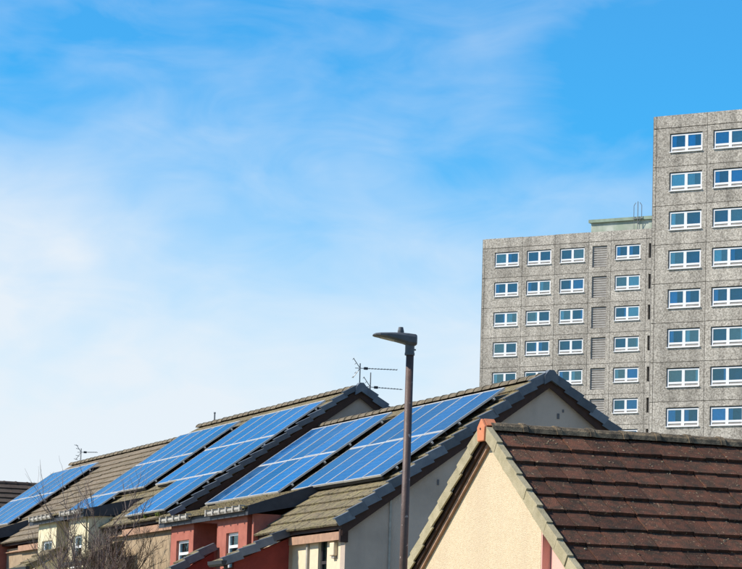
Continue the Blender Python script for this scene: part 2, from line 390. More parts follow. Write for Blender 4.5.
# ------------------------------------------------------------------ tower blocks
ST = 2.70
_tw = {}
def window_meshes():
    W, H = 2.40, 1.22; f = MB()
    f.box(0, W, 0, .07, H - .10, H); f.box(0, W, 0, .07, 0, .055)
    f.box(0, .10, 0, .07, .055, H - .10); f.box(W - .10, W, 0, .07, .055, H - .10)
    f.box(W / 2 - .11, W / 2 + .11, 0, .07, .055, H - .10)
    f.box(.10, W / 2 - .11, 0, .07, .20, .335); f.box(W / 2 + .11, W - .10, 0, .07, .20, .335)
    _tw['frame'] = f.mesh('window', 'white_upvc')
    wv = W / 2 - .21
    _tw['pane'] = MB().box(0, wv, 0, .012, 0, H - .10 - .335).mesh('pane', 'window_glass')
    _tw['pane2'] = MB().box(0, wv, 0, .012, 0, H - .10 - .335).mesh('pane', 'window_glass_pale')
    v = MB()
    for i in range(3): v.box(0, wv, .012 * i, .012 * i + .02, .048 * i, .048 * i + .042)
    _tw['vent'] = v.mesh('vent_strip', 'louvre')
    _tw['sill'] = MB().box(-.05, W + .05, -.16, .02, -.055, -.004).mesh('sill', 'white_upvc')
    _tw['room'] = MB().box(0, W, .55, .57, 0, H).mesh('room_back', 'room')
    for i, (a, b) in enumerate(((0, .30), (0, .52), (0, 1.0), (.0, .16))):
        c = MB(); x = a * wv; k = 0
        while x < b * wv - 1e-4:
            x2 = min(x + .07, b * wv); c.add([(x, .02 * (k % 2), 0), (x2, .02 * ((k + 1) % 2), 0), (x2, .02 * ((k + 1) % 2), .82), (x, .02 * (k % 2), .82)], [(0, 1, 2, 3)]); x = x2; k += 1
        _tw['cur%d' % i] = c.mesh('curtain', 'curtain')
window_meshes()
def tower_window(parent, x, z, rec=0.07):
    W, H = 2.40, 1.22; wv = W / 2 - .21
    w = link('window', _tw['frame'], parent, Matrix.Translation((x, rec, z)))
    for px in (.10, W / 2 + .11):
        link('pane', _tw['pane2' if random.random() < .35 else 'pane'], w, Matrix.Translation((px, .03, .335)))
        link('vent_strip', _tw['vent'], w, Matrix.Translation((px, .02, .056)))
        q = random.random()
        if q < .30: link('curtain', _tw['cur0'], w, Matrix.Translation((px, .075, .325)))
        elif q < .44: link('curtain', _tw['cur1'], w, Matrix.Translation((px, .075, .325)))
        elif q < .55: link('curtain', _tw['cur2'], w, Matrix.Translation((px, .075, .325)))
        elif q < .72: link('curtain', _tw['cur3'], w, Matrix.Translation((px + wv * .8, .075, .325)))
    link('sill', _tw['sill'], w); link('room_back', _tw['room'], w)
def panel_with_hole(w, h, hx0, hx1, hz0, hz1, dep=.30, gap=.03):
    m = MB(); x0, x1, z0, z1 = gap, w - gap, gap, h - gap
    fo = [(x0, z0), (x1, z0), (x1, z1), (x0, z1)]; fi = [(hx0, hz0), (hx1, hz0), (hx1, hz1), (hx0, hz1)]
    vs = [(a, 0, b) for a, b in fo] + [(a, 0, b) for a, b in fi] + [(a, dep, b) for a, b in fo] + [(a, dep, b) for a, b in fi]
    fs = []
    for i in range(4):
        j = (i + 1) % 4
        fs += [(i, j, 4 + j, 4 + i), (8 + j, 8 + i, 12 + i, 12 + j), (4 + i, 4 + j, 12 + j, 12 + i), (j, i, 8 + i, 8 + j)]
    return m.add(vs, fs)
def tower(label, loc, top, bays, depth, storeys, width):
    """bays: list of (x0, x1, kind, window x); joints lie 0.89 m below the top and every storey below that"""
    T = thing('tower_block', label, 'tower block', loc, TOW, 'concrete tower blocks')
    zj = top - 0.89
    box_part('core_wall', 'joint', T, 0.06, width - .06, .90, depth, 0, top - .1)
    zb = zj - ST * storeys
    box_part('lower_wall', 'aggregate', T, 0, width, .0, .9, 0, zb - .03)
    lines = MB()
    for bx in bays:
        lines.box(bx[0] - .05, bx[0] + .05, .07, .12, zb, top - .02)
    lines.box(width - .1, width - .03, .07, .12, zb, top - .02)
    # recessed sealing strips behind the joints
    for k in range(storeys + 1): lines.box(.03, width - .03, .125, .17, zj - k * ST - .05, zj - k * ST + .05)
    lines.build('joint_strip', 'joint', T)
    cache = {}
    for (x0, x1, kind, wx) in bays:
        w = x1 - x0
        MB().box(x0 + .015, x1 - .015, 0, .3, zj + .03, top - random.uniform(0, .03)).build('parapet_panel', 'aggregate', T)
        for k in range(storeys):
            z0 = zj - (k + 1) * ST
            if kind == 'w':
                hx = wx - x0; key = (round(w, 3), round(hx, 3), kind)
                if key not in cache: cache[key] = panel_with_hole(w, ST, hx - .05, hx + 2.43, 1.0, 2.30, gap=.018).mesh('wall_panel', 'aggregate')
                link('wall_panel', cache[key], T, Matrix.Translation((x0, 0, z0)))
                tower_window(T, wx, z0 + 1.01)
            elif kind == 'p':
                if 'pl' not in cache: cache['pl'] = MB().box(.024, w - .02, 0, .3, .024, ST - .024).mesh('wall_panel', 'aggregate')
                link('wall_panel', cache['pl'], T, Matrix.Translation((x0, 0, z0 - (.12 if k % 2 else 0) * 0)))
            elif kind == 'l':
                hx = wx - x0; key = (round(w, 3), round(hx, 3), kind)
                if key not in cache: cache[key] = panel_with_hole(w, ST, hx, hx + 1.46, .42, 2.33, gap=.018).mesh('wall_panel', 'aggregate')
                link('wall_panel', cache[key], T, Matrix.Translation((x0, 0, z0)))
                if 'lou' not in cache:
                    m = MB(); m.box(0, 1.46, .24, .28, 0, 1.91)
                    for i in range(9): m.box(0.02, 1.44, .10, .13, .06 + i * .205, .20 + i * .205, Matrix.Rotation(R(0), 4, 'X'))
                    m.box(0, .06, .09, .24, 0, 1.91); m.box(1.40, 1.46, .09, .24, 0, 1.91)
                    cache['lou'] = m.mesh('louvre_screen', 'louvre')
                link('louvre_screen', cache['lou'], T, Matrix.Translation((wx, 0, z0 + .42)))
            elif kind == 's':
                hx = wx - x0; key = (round(w, 3), round(hx, 3), kind)
                if key not in cache: cache[key] = panel_with_hole(w, ST, hx, hx + .24, 1.0, 2.3, gap=.018).mesh('wall_panel', 'aggregate')
                link('wall_panel', cache[key], T, Matrix.Translation((x0, 0, z0 - .02)))
                if 'slot' not in cache: cache['slot'] = MB().box(0, .24, .22, .25, 0, 1.3).mesh('slot_window', 'dark_frame')
                link('slot_window', cache['slot'], T, Matrix.Translation((wx, 0, z0 + .98)))
    return T
near_bays = [(0, .24, 'p', 0), (.24, 4.1, 'w', 1.31), (4.1, 7.4, 'w', 4.60), (7.4, 10.79, 'w', 7.95), (10.79, 13.0, 'l', 11.15), (13.0, 16.45, 'w', 13.45)]
tower('tall grey concrete tower block with its corner rising beside the lower looking block',
      (19.166, 203.264, 0), 42.60, near_bays, 14, 9, 16.45)
far_bays = near_bays + [(16.45, 17.1, 's', 16.68), (17.1, 20.5, 'w', 17.7)]
TF = tower('grey concrete tower block with louvred column and pale rooftop plant room, farther off',
      (9.956, 266.727, 0), 43.72, far_bays, 16, 8, 20.5)
ph = box_part('plant_room', 'penthouse', TF, 10.72, 20.3, .5, 9, 43.60, 44.60)
MB().box(10.55, 20.45, .3, 9.2, 44.605, 44.88).build('roof_edge', 'penthouse_edge', ph)
ta = thing('roof_antenna', 'twin looped dark antenna standing on the pale rooftop plant room', 'antenna', Vector((9.956, 266.727, 43.6)) + Matrix.Rotation(TOW, 3, 'Z') @ Vector((15.45, .22, 0)), TOW)
MB().tube((0, 0, 0), (0, 0, 2.6), .035).build('mast', 'galv', ta)
for sx in (-1, 1):
    lp = MB(); pts = [(sx * .12, 1.1), (sx * .38, 1.25), (sx * .38, 2.25), (sx * .2, 2.5)]
    for a, b in zip(pts, pts[1:]): lp.tube((a[0], 0, a[1]), (b[0], 0, b[1]), .028, k=5)
    lp.build('loop', 'galv', ta)
MB().box(-.5, .5, -.03, .03, 1.08, 1.14).build('crossbar', 'galv', ta)
MB().tube((-.35, 0, 0), (-.35, 0, 1.1), .02).tube((.02, 0, .6), (.3, 0, 1.1), .02).build('brace', 'galv', ta)

# ------------------------------------------------------------------ terrace houses
A0 = Vector((3.591, 59.645, 0))
def row(x, y, z=0.0): return A0 + n_ * x + m_ * y + Vector((0, 0, z))
P36 = R(36); c36, s36, t36 = math.cos(P36), math.sin(P36), math.tan(P36)
def house_window(parent, x, y0, y1, z0, z1, frame='white_upvc', blind=True, split=None):
    """window in a wall that faces -x, front of its frame at x"""
    f = MB(); w = .06
    f.box(x, x + .06, y0, y1, z1 - w, z1); f.box(x, x + .06, y0, y1, z0, z0 + w)
    f.box(x, x + .06, y0, y0 + w, z0 + w, z1 - w); f.box(x, x + .06, y1 - w, y1, z0 + w, z1 - w)
    if split: f.box(x, x + .06, y0 + w, y1 - w, split, split + .06)
    o = f.build('window', frame, parent)
    MB().box(x + .03, x + .04, y0 + w, y1 - w, z0 + w, z1 - w).build('pane', 'house_glass', o)
    MB().box(x - .08, x + .02, y0 - .05, y1 + .05, z0 - .05, z0 - .003).build('sill', 'white_upvc', o)
    MB().box(x + .5, x + .52, y0, y1, z0, z1).build('room_back', 'room', o)
    if blind:
        b = MB(); k = 0; yy = y0 + w; e = y0 + (y1 - y0) * .42
        while yy < e:
            b.add([(x + .14 + .02 * (k % 2), yy, z0), (x + .14 + .02 * ((k + 1) % 2), yy + .05, z0), (x + .14 + .02 * ((k + 1) % 2), yy + .05, z1), (x + .14 + .02 * (k % 2), yy, z1)], [(0, 1, 2, 3)]); yy += .05; k += 1
        b.build('curtain', 'curtain', o)
    return o
def wall_with_windows(name, mt, parent, x0, x1, y0, y1, z0, z1, holes):
    """wall slab facing -x from x0 (front) to x1, rectangular holes (ya, yb, za, zb) side by side"""
    m = MB(); y = y0
    for ya, yb, za, zb in sorted(holes):
        if ya > y: m.box(x0, x1, y, ya, z0, z1)
        m.box(x0, x1, ya, yb, z0, za); m.box(x0, x1, ya, yb, zb, z1); y = yb
    if y < y1: m.box(x0, x1, y, y1, z0, z1)
    return m.build(name, mt, parent)

def terrace(label, x0, y0, RZ, length, tile, ridge, cat_s, cat_len, up_s, ext, bay_spec, wallmat, catmat, singles=None,
            gable=True, right_w=4.3, caps=True, porches=(), cap_face=.155, group='terraced houses with solar panels'):
    """house local frame: ridge along +y at x=0; the slope that carries the panels goes down towards -x"""
    H = thing('terraced_house', label, 'house', row(x0, y0), ROW, group)
    sl = Slope((0, 0, RZ), (-c36, 0, -s36)); sr = Slope((0, 0, RZ), (c36, 0, -s36))
    def zr(v): return RZ - t36 * v
    vc, vu = cat_s * c36, up_s * c36
    e0, e1, ev, ez = ext          # projecting bay block: y range, eave distance from the ridge, eave height
    ov = 0.14                     # roof overhang at the gable
    # roof deck under the tiles (one solid slab per slope)
    th = .10
    d = MB()
    def deck(ya, yb, v): d.prism([(0, RZ - .015), (-v, zr(v) - .015), (-v, zr(v) - .015 - th), (0, RZ - .015 - th)], 'y', ya, yb)
    deck(-ov + .03, e0, vc - .03); deck(e0, e1, vu); deck(e1, length, vu)
    d.prism([(0, RZ - .015), (right_w, zr(right_w) - .015), (right_w, zr(right_w) - .015 - th), (0, RZ - .015 - th)], 'y', -ov + .03, length)
    roof = d.build('roof', 'brown_board', H)
    # tiles
    lay_tiles(roof, sl, -ov + .05, e0, .10, cat_s, tile, single=singles)
    lay_tiles(roof, sl, e0, length - .02, .10, up_s, tile)
    lay_tiles(roof, sr, -length + .02, ov - .05, .10, right_w / c36, tile)
    ridge_tiles(roof, (0, -ov + .02, RZ - .05), (0, 1, 0), length + ov - .06, ridge, r=.15)
    # shallow roof over the projecting bays
    x_a, x_b = -vu + .35, -ev
    za = zr(-x_a) + .03; zb = ez + .06
    dd = Vector((x_b - x_a, 0, zb - za)); es = Slope((x_a, 0, za), dd)
    er = MB().prism([(x_a, za - .02), (x_b, zb - .02), (x_b, zb - .10), (x_a, za - .30)], 'y', e0 - .05, e1 + .05).build('bay_roof', 'brown_board', H)
    lay_tiles(er, es, e0 - .05, e1 + .05, .0, dd.length + .04, tile)
    MB().prism([(x_a + .2, zr(-x_a - .2) + .03), (x_b - .02, zb + .035), (x_b - .02, zb - .16), (x_a + .2, za - .30)], 'y', e0 - .075, e0 - .052).build('side_fascia', 'dark_fascia', er)
    MB().box(x_b - .02, x_b + .005, e0 - .05, e1 + .05, zb - .16, zb - .02).build('fascia', 'dark_fascia', er)
    # bays
    bf = ev - .12
    for (ya, yb, win) in bay_spec:
        z_t = zb - .12
        hole = [(win[0], win[1], win[2], win[3])]
        b = wall_with_windows('bay_wall', wallmat, H, -bf, -bf + .15, ya, yb, 0, z_t, hole)
        MB().box(-bf + .15, -vu + .6, ya, ya + .12, 0, z_t).box(-bf + .15, -vu + .6, yb - .12, yb, 0, z_t).build('bay_side', wallmat, b)
        house_window(b, -bf + .06, *win, split=win[3] - .32)
        # short grey gutter with its clips above each bay
        gt = MB(); ya2, yb2 = ya - .25, yb + .12
        prof = [(a_ * .85, c_ * .75) for a_, c_ in [(-.10, .045), (-.11, -.02), (-.075, -.075), (-.025, -.075), (.0, -.03), (.0, .045), (-.015, .045), (-.02, -.02), (-.04, -.055), (-.065, -.055), (-.09, -.01), (-.088, .045)]]
        gt.prism([(x_b - .025 + a, zb - .015 + c) for a, c in prof], 'y', ya2, yb2)
        go_ = gt.build('gutter', 'grey_plastic', H)
        cl_ = MB(); k = int((yb2 - ya2) / .42)
        for i in range(k + 1):
            yy = ya2 + .05 + i * (yb2 - ya2 - .1) / max(1, k)
            cl_.box(x_b - .14, x_b - .02, yy - .035, yy + .035, zb + .032, zb + .055)
            cl_.box(x_b - .145, x_b - .137, yy - .035, yy + .035, zb - .08, zb + .055)
        o_ = cl_.build('gutter_clips', 'grey_plastic', go_); o_['kind'] = 'stuff'
    wr = -bf + .75
    MB().box(wr, wr + .15, e0 + .01, e1 - .01, 0, zb - .1).build('recessed_wall', wallmat, H)
    MB().box(-bf + .02, -vu + .5, e0, e0 + .10, 0, min(zb - .12, 9)).build('cheek_wall', wallmat, H)
    # gable wall
    if gable:
        wv = vc - .16
        gp = [(right_w - .3, 0), (right_w - .3, zr(right_w - .3) - .13), (0, RZ - .13), (-wv, zr(wv) - .13), (-wv, 0)]
        gw = MB().prism(gp, 'y', 0, .25).build('gable_wall', 'grey_render', H)
        for (vx, vz, ww, hh) in ((-.68, 7.59, .035, .10), (.24, 7.50, .05, .11), (.345, 7.61, .035, .06), (-2.32, 6.04, .04, .11), (-3.72, 5.58, .045, .09), (-1.52, 6.9, .03, .03)):
            if wallmat == 'red_render': MB().box(vx - ww / 2, vx + ww / 2, -.012, -.001, vz - hh / 2, vz + hh / 2).build('wall_vent', 'pvent', gw)
        if wallmat == 'red_render':
            MB().box(-3.33, -3.29, -.03, -.001, 0, 5.75).build('conduit', 'grey_plastic', gw)
        if caps:
            verge_caps(roof, sl, -ov, .08, cat_s + .02, -1, 'slate_cap', face=cap_face, lift=.075)
            verge_caps(roof, sr, ov, .08, right_w / c36, 1, 'slate_cap', face=.155, lift=.06)
            for s in (-1, 1):   # bargeboards
                v1 = vc - .05 if s < 0 else right_w
                MB().prism([(0, RZ - .10), (s * v1, zr(v1) - .10), (s * v1, zr(v1) - .25), (0, RZ - .25)], 'y', -ov + .035, -ov + .065).build('bargeboard', 'brown_board', roof)
                MB().prism([(0, RZ - .12), (s * v1, zr(v1) - .12), (s * v1, zr(v1) - .16), (0, RZ - .16)], 'y', -ov + .065, .0).build('soffit', 'brown_board', roof)
            # ridge end cap
            MB().prism([(-.15, RZ - .20), (-.15, RZ - .02), (-.05, RZ + .10), (.05, RZ + .10), (.15, RZ - .02), (.15, RZ - .20), (0, RZ - .11)], 'y', -ov - .05, -ov + .12).build('ridge_end_cap', 'slate_cap', roof)
    else:
        wv = vu - .1
        MB().prism([(right_w - .3, 0), (right_w - .3, zr(right_w - .3) - .13), (0, RZ - .13), (-wv, zr(wv) - .13), (-wv, 0)], 'y', .02, .2).build('party_wall', catmat, H)
    MB().prism([(right_w - .3, 0), (right_w - .3, zr(right_w - .3) - .13), (0, RZ - .13), (-vu + .4, zr(vu - .4) - .13), (-vu + .4, 0)], 'y', length - .25, length - .02).build('end_wall', 'grey_render', H)
    MB().box(right_w - .3, right_w - .1, 0, length - .02, 0, zr(right_w) - .16).build('rear_wall', 'grey_render', H)
    # front wall below the long slope
    fx = -(vc - .17)
    wz = zr(vc) - .16
    w0, w1 = 1.02, 1.52
    if gable and wallmat == 'red_render':
        cw = wall_with_windows('front_wall', catmat, H, fx, fx + .16, .252, e0 - .05, 0, wz, [(w0, w1, wz - 1.3, wz - .03)])
        house_window(cw, fx + .06, w0, w1, wz - 1.3, wz - .03, frame='dark_frame', blind=True, split=wz - .55)
        lf = MB().box(fx - .09, fx - .002, .42, .66, wz - .42, wz - .16).build('wall_light', 'pale_render', cw, bevel=.02)
        MB().box(fx - .06, fx - .01, .46, .62, wz - .47, wz - .425).build('light_base', 'grey_plastic', lf)
        MB().box(fx - .05, fx - .002, 2.02, 2.1, wz - 2, wz - .1).build('downpipe', 'grey_plastic', cw)
        MB().box(-vc + .03, fx + .02, -ov + .07, .02, zr(vc) - .34, zr(vc) - .06).build('box_end', 'brown_board', roof)
    else:
        MB().box(fx, fx + .16, .252 if gable else 0.21, e0 - .05, 0, wz).build('front_wall', catmat, H)
    MB().box(-vc + .05, -vc + .075, .05, e0 - 1.75, zr(vc) - .29, zr(vc) - .13).build('fascia', 'tan_board', roof)
    MB().box(-vc + .08, fx - .002, .05, e0 - .1, zr(vc) - .28, zr(vc) - .26).build('eave_soffit', 'tan_board', roof)
    # wall under the upper eave beyond the bays
    MB().box(-vu + .18, -vu + .34, e1, length - .26, 0, zr(vu) - .13).build('front_wall', wallmat, H)
    gb = MB(); gb.prism([(-vu - .10, zr(vu) + .0), (-vu - .08, zr(vu) - .08), (-vu - .01, zr(vu) - .08), (-vu + .0, zr(vu))], 'y', e1 + .06, length - .03)
    gb.build('gutter', 'black_plastic', roof)
    # low tiled lean-to roofs
    pw_ = 'shaded_red_render' if wallmat == 'red_render' else wallmat  # porches of red houses get the red with shade painted in
    for (ya, yb, va, z_a, vb, z_b, capmat) in porches:
        dv = Vector((-(vb - va), 0, z_b - z_a)); ps = Slope((-va, 0, z_a), dv)
        po = MB().prism([(-va, z_a - .02), (-vb, z_b - .02), (-vb, z_b - .09), (-va, z_a - .09)], 'y', ya + .02, yb).build('porch_roof', 'brown_board', H)
        nrow = round(dv.length / .345); gg = dv.length / nrow; ncol = round((yb - ya) / .3); wwt = (yb - ya) / ncol
        me = tile_mesh(tile, round(wwt - .006, 4), round(gg + .05, 4), .045)
        for r in range(nrow):
            for c in range(ncol): link('roof_tile', me, po, ps.mat(ya + (c + .5) * wwt, r * gg) @ jitter())
        verge_caps(po, ps, ya, 0, dv.length + .02, -1, capmat, face=.14)
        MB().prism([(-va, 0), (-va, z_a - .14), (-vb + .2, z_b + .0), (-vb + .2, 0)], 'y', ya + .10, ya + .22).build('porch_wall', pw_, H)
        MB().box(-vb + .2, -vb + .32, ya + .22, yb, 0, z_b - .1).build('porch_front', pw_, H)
        gq = MB(); 
        gq.prism([(-vb - .12, z_b + .02), (-vb - .11, z_b - .05), (-vb - .07, z_b - .09), (-vb - .02, z_b - .05), (-vb, z_b + .02)], 'y', ya - .05, yb)
        gq.build('gutter', 'black_plastic', po)
        MB().tube((-vb + .02, ya + .12, z_b - .08), (-vb + .12, ya + .12, z_b - .35), .04).tube((-vb + .12, ya + .12, z_b - .35), (-vb + .12, ya + .12, .1), .04).build('downpipe', 'black_plastic', po)
    return H, sl

# house whose grey gable stands free behind the lamp post
RZA = 8.30
HA, SA = terrace('terraced house with blank grey gable end, slate blue verges and two red bays',
                 0, 0, RZA, 13.0, 'tile_moss', 'ridge_tan', 5.42, 4.80, 4.0, (4.80, 10.9, 4.60, 5.62),
                 [(5.15, 7.15, (5.72, 6.52, 4.25, 5.22)), (8.80, 10.45, (9.12, 10.02, 4.25, 5.20))],
                 'red_render', 'pale_render', singles=lambda al, dn: dn > 3.5 or al < 1.0 or dn < .9,
                 porches=[(2.85, 3.7, 4.32, 5.12, 5.68, 4.44, 'slate_cap'), (7.0, 7.9, 4.55, 4.98, 5.45, 4.40, 'slate_cap')])
RZB = 9.28
HB, SB = terrace('higher stepped terraced house with dark verge and small grey gable rising above the next roof',
                 0.92, 13.0, RZB, 12.35, 'tile_moss', 'ridge_tan', 5.68, 6.0, 5.0, (6.0, 11.2, 5.05, 6.30),
                 [(6.2, 7.75, (6.5, 7.35, 5.0, 5.78)), (9.0, 10.8, (9.4, 10.4, 5.0, 5.76))],
                 'yellow_render', 'brown_render', cap_face=.10,
                 porches=[(3.4, 5.4, 4.75, 5.45, 5.7, 4.95, 'tile_moss'), (7.9, 9.8, 5.0, 5.5, 5.9, 4.95, 'tile_moss')])
RZC = 9.06
HC, SC = terrace('tan tiled terraced house with open expanse of bare tiles under a short aerial',
                 0.92, 25.42, RZC, 13.1, 'tile_tan', 'ridge_tan', 5.15, 5.4, 4.4, (5.4, 11.0, 4.9, 6.15),
                 [(5.7, 7.3, (6.0, 6.9, 5.0, 5.7)), (9.0, 10.6, (9.4, 10.3, 5.0, 5.7))],
                 'red_render', 'brown_render', gable=False,
                 porches=[(3.3, 5.3, 4.95, 5.45, 5.9, 4.85, 'tile_tan')])
# moss clumps on the eave of the second house
mo = MB(); ms = random.Random(3)
for i in range(26):
    a, b = ms.uniform(1.0, 2.4), ms.uniform(5.35, 5.62); r = ms.uniform(.03, .08)
    p = SB.o + SB.a * a + SB.d * b + SB.n * .05
    for k in range(5):
        t1, t2 = ms.uniform(0, 6.28), ms.uniform(0, 6.28)
        mo.tube(p, p + Vector((r * math.cos(t1), r * math.sin(t1), r * .9)), r * .7, r * .2, 5)
o = mo.build('moss', 'moss', HB); o['kind'] = 'stuff'

# ------------------------------------------------------------------ solar arrays
def module_meshes(w, L):
    fr = MB(); b = .019; t = .042
    fr.box(0, w, 0, b, 0, t); fr.box(0, w, L - b, L, 0, t); fr.box(0, b, b, L - b, 0, t); fr.box(w - b, w, b, L - b, 0, t)
    bs = MB().box(b, w - b, b, L - b, .004, .030)
    k = b + .011
    gl = MB().add([(k, k, .034), (w - k, k, .034), (w - k, L - k, .034), (k, L - k, .034)], [(0, 1, 2, 3)])
    return fr.mesh('solar_panel', 'alu'), bs.mesh('backing', 'backsheet'), gl.mesh('cells', 'solar_cells')
_mods = {}
def solar_array(label, house_xy, sl, rows, off=.14):
    """rows: list of (start along ridge, start down slope, columns, panel width, panel length)"""
    T = thing('solar_array', label, 'solar array', row(*house_xy), ROW, 'roof solar arrays')
    rows = [(r[0] - .2, r[1] + .01, *r[2:]) for r in rows]
    for (a0, d0, nc, pw, pl) in rows:
        key = (pw, pl)
        if key not in _mods: _mods[key] = module_meshes(pw - .014, pl - .012)
        f, b, g_ = _mods[key]
        for c in range(nc):
            M = sl.mat(a0 + c * pw, d0, off) @ Matrix.Translation((0, 0, random.uniform(0, .004))) @ Matrix.Rotation(random.uniform(-.0035, .0035), 4, 'X') @ Matrix.Rotation(random.uniform(-.0035, .0035), 4, 'Y')
            p = link('solar_panel', f, T, M); link('backing', b, p); link('cells', g_, p)
        for q in (.22, .78):   # mounting rails with end hooks, one mesh per rail
            rl = MB().box(-.09, nc * pw + .09, -.02, .02, -.062, -.006)
            for h in range(int(nc * pw / .9) + 1): rl.box(.1 + h * .9, .14 + h * .9, -.03, .08, -.12, -.06)
            link('mounting_rail', rl.mesh('mounting_rail', 'alu' if q > 9 else 'rail'), T, sl.mat(a0, d0 + q * pl, off))
            for ex in (-.10, nc * pw + .06):
                link('end_clamp', MB().box(ex, ex + .035, -.018, .018, -.04, .0).mesh('end_clamp', 'alu'), T, sl.mat(a0, d0 + q * pl, off))
        cv = MB().box(.05, nc * pw - .05, pl - .06, pl - .035, -.075, -.004)
        link('rear_cover', cv.mesh('rear_cover', 'rail'), T, sl.mat(a0, d0, off))
    return T
solar_array('blue solar array of two rows nearest the free grey gable end', (0, 0), SA, [(1.02, .58, 5, 1.05, 1.63), (1.02, 2.21, 5, 1.05, 1.63)])
solar_array('solar array of two rows with darkened columns beside the stepped dark verge', (0, 0), SA, [(7.22, .56, 5, 1.02, 1.62), (7.22, 2.18, 5, 1.02, 1.62)])
bx = (0.92, 13.0)
solar_array('long solar array of three rows, lowest row shorter, along the stepped dark verge', bx, SB,
            [(.48, .80, 5, 1.07, 1.58), (.48, 2.38, 5, 1.07, 1.60), (.75, 3.98, 3, 1.07, 1.63)])
solar_array('solar array partly behind bare twigs with a short row of sideways panels', bx, SB,
            [(6.85, .80, 5, 1.02, 1.57), (6.85, 2.37, 5, 1.02, 1.60), (9.0, 3.99, 2, 1.62, 1.0)])
solar_array('solar array at the far end of the terrace on the tan tiles', (0.92, 25.42), SC, [(7.75, .78, 5, 1.03, 1.68), (7.75, 2.46, 5, 1.03, 1.70)])

# ------------------------------------------------------------------ aerials
def aerial(label, p, mast_h, boom, boom_from, length, refl=.30, tilt=0.0):
    """yagi: p = foot of the mast in the row frame, boom heading (row frame angle), elements along it"""
    T = thing('tv_aerial', label, 'aerial', row(*p), ROW, 'rooftop television aerials')
    MB().tube((0, 0, -.3), (0, 0, mast_h), .015, k=6).build('mast', 'galv', T)
    ca, sa = math.cos(boom), math.sin(boom); z = boom_from
    def Q(d, w=0, h=0): return (ca * d - sa * w, sa * d + ca * w, z + h + tilt * d)
    MB().tube(Q(-.12), Q(length), .009, k=5).build('boom', 'galv', T)
    e = MB(); k = int(length / .075)
    for i in range(3, k + 1): e.tube(Q(i * .075, -.11), Q(i * .075, .11), .006, k=4).tube(Q(i * .075, 0, -.012), Q(i * .075, 0, .016), .008, k=4)
    e.build('directors', 'galv', T)
    r = MB()
    for h in (-.22, -.11, .11, .22): r.tube(Q(-.05 - abs(h) * .55, -refl / 2, h), Q(-.05 - abs(h) * .55, refl / 2, h), .008, k=4)
    r.tube(Q(0), Q(-.17, 0, .24), .009, k=4).tube(Q(0), Q(-.17, 0, -.24), .009, k=4)
    r.build('reflector', 'galv', T)
    MB().box(-.045, .045, -.03, .03, -.03, .03, Matrix.Translation(Q(.14))).build('junction_box', 'black_plastic', T)
    return T
aerial('television aerial on the apex of the small stepped gable, boom level', (0.97, 13.1, 9.30), .58, R(-14), .46, .90)
aerial('television aerial behind the small stepped gable with taller mast', (1.75, 14.4, 8.85), .98, R(-16), .62, .80, tilt=-.04)
aerial('short television aerial on the tan ridge at the far end of the terrace', (0.92, 37.6, 9.02), .50, R(-38), .38, .55)
vt = thing('vent_pipe', 'thin grey vent pipe rising from the ridge of the stepped house', 'pipe', row(0.88, 24.0, 9.2), ROW)
MB().tube((0, 0, 0), (0, 0, .36), .022).build('pipe', 'galv', vt); MB().tube((0, 0, .33), (0, 0, .37), .03).build('pipe_cap', 'galv', vt)

# ------------------------------------------------------------------ the near house with brown tiles and cream gable
NG = Vector((1.4055, 35.879, 0)); RZN = 4.985
P35 = R(34.6); c35, s35, t35 = math.cos(P35), math.sin(P35), math.tan(P35)
HN = thing('bungalow', 'cream and pink gabled house with dark brown tiled roof and olive verge tiles', 'house', NG, ROW)
def zn(v): return RZN - t35 * v
LN, WN = 13.0, 3.9; ovn = .085
sf = Slope((0, 0, RZN), (0, -c35, -s35))      # slope facing the street, a = -x
sb = Slope((0, 0, RZN), (0, c35, -s35))       # a = +x
d = MB()
for s in (-1, 1): d.prism([(0, RZN - .02), (s * WN, zn(WN) - .02), (s * WN, zn(WN) - .11), (0, RZN - .11)], 'x', .03, LN)
roofN = d.build('roof', 'brown_board', HN)
lay_tiles(roofN, sf, -LN, -.05, .09, WN / c35, 'tile_brown', w=.30, gauge=.345, t=.044, single=lambda al, dn: al > -5.4 and dn < 4.1, gap=.013, jit=2.0)
lay_tiles(roofN, sb, .05, LN, .09, WN / c35, 'tile_brown', w=.30, gauge=.345, t=.05)
ridge_tiles(roofN, (.06, 0, RZN - .055), (1, 0, 0), LN - .1, 'ridge_moss', r=.15)
verge_caps(roofN, sf, 0.0, .10, WN / c35, 1, 'olive_cap', face=.128, top=.055, rise=.034)
verge_caps(roofN, sb, 0.0, .10, WN / c35, -1, 'olive_cap', face=.128, top=.055, rise=.034)
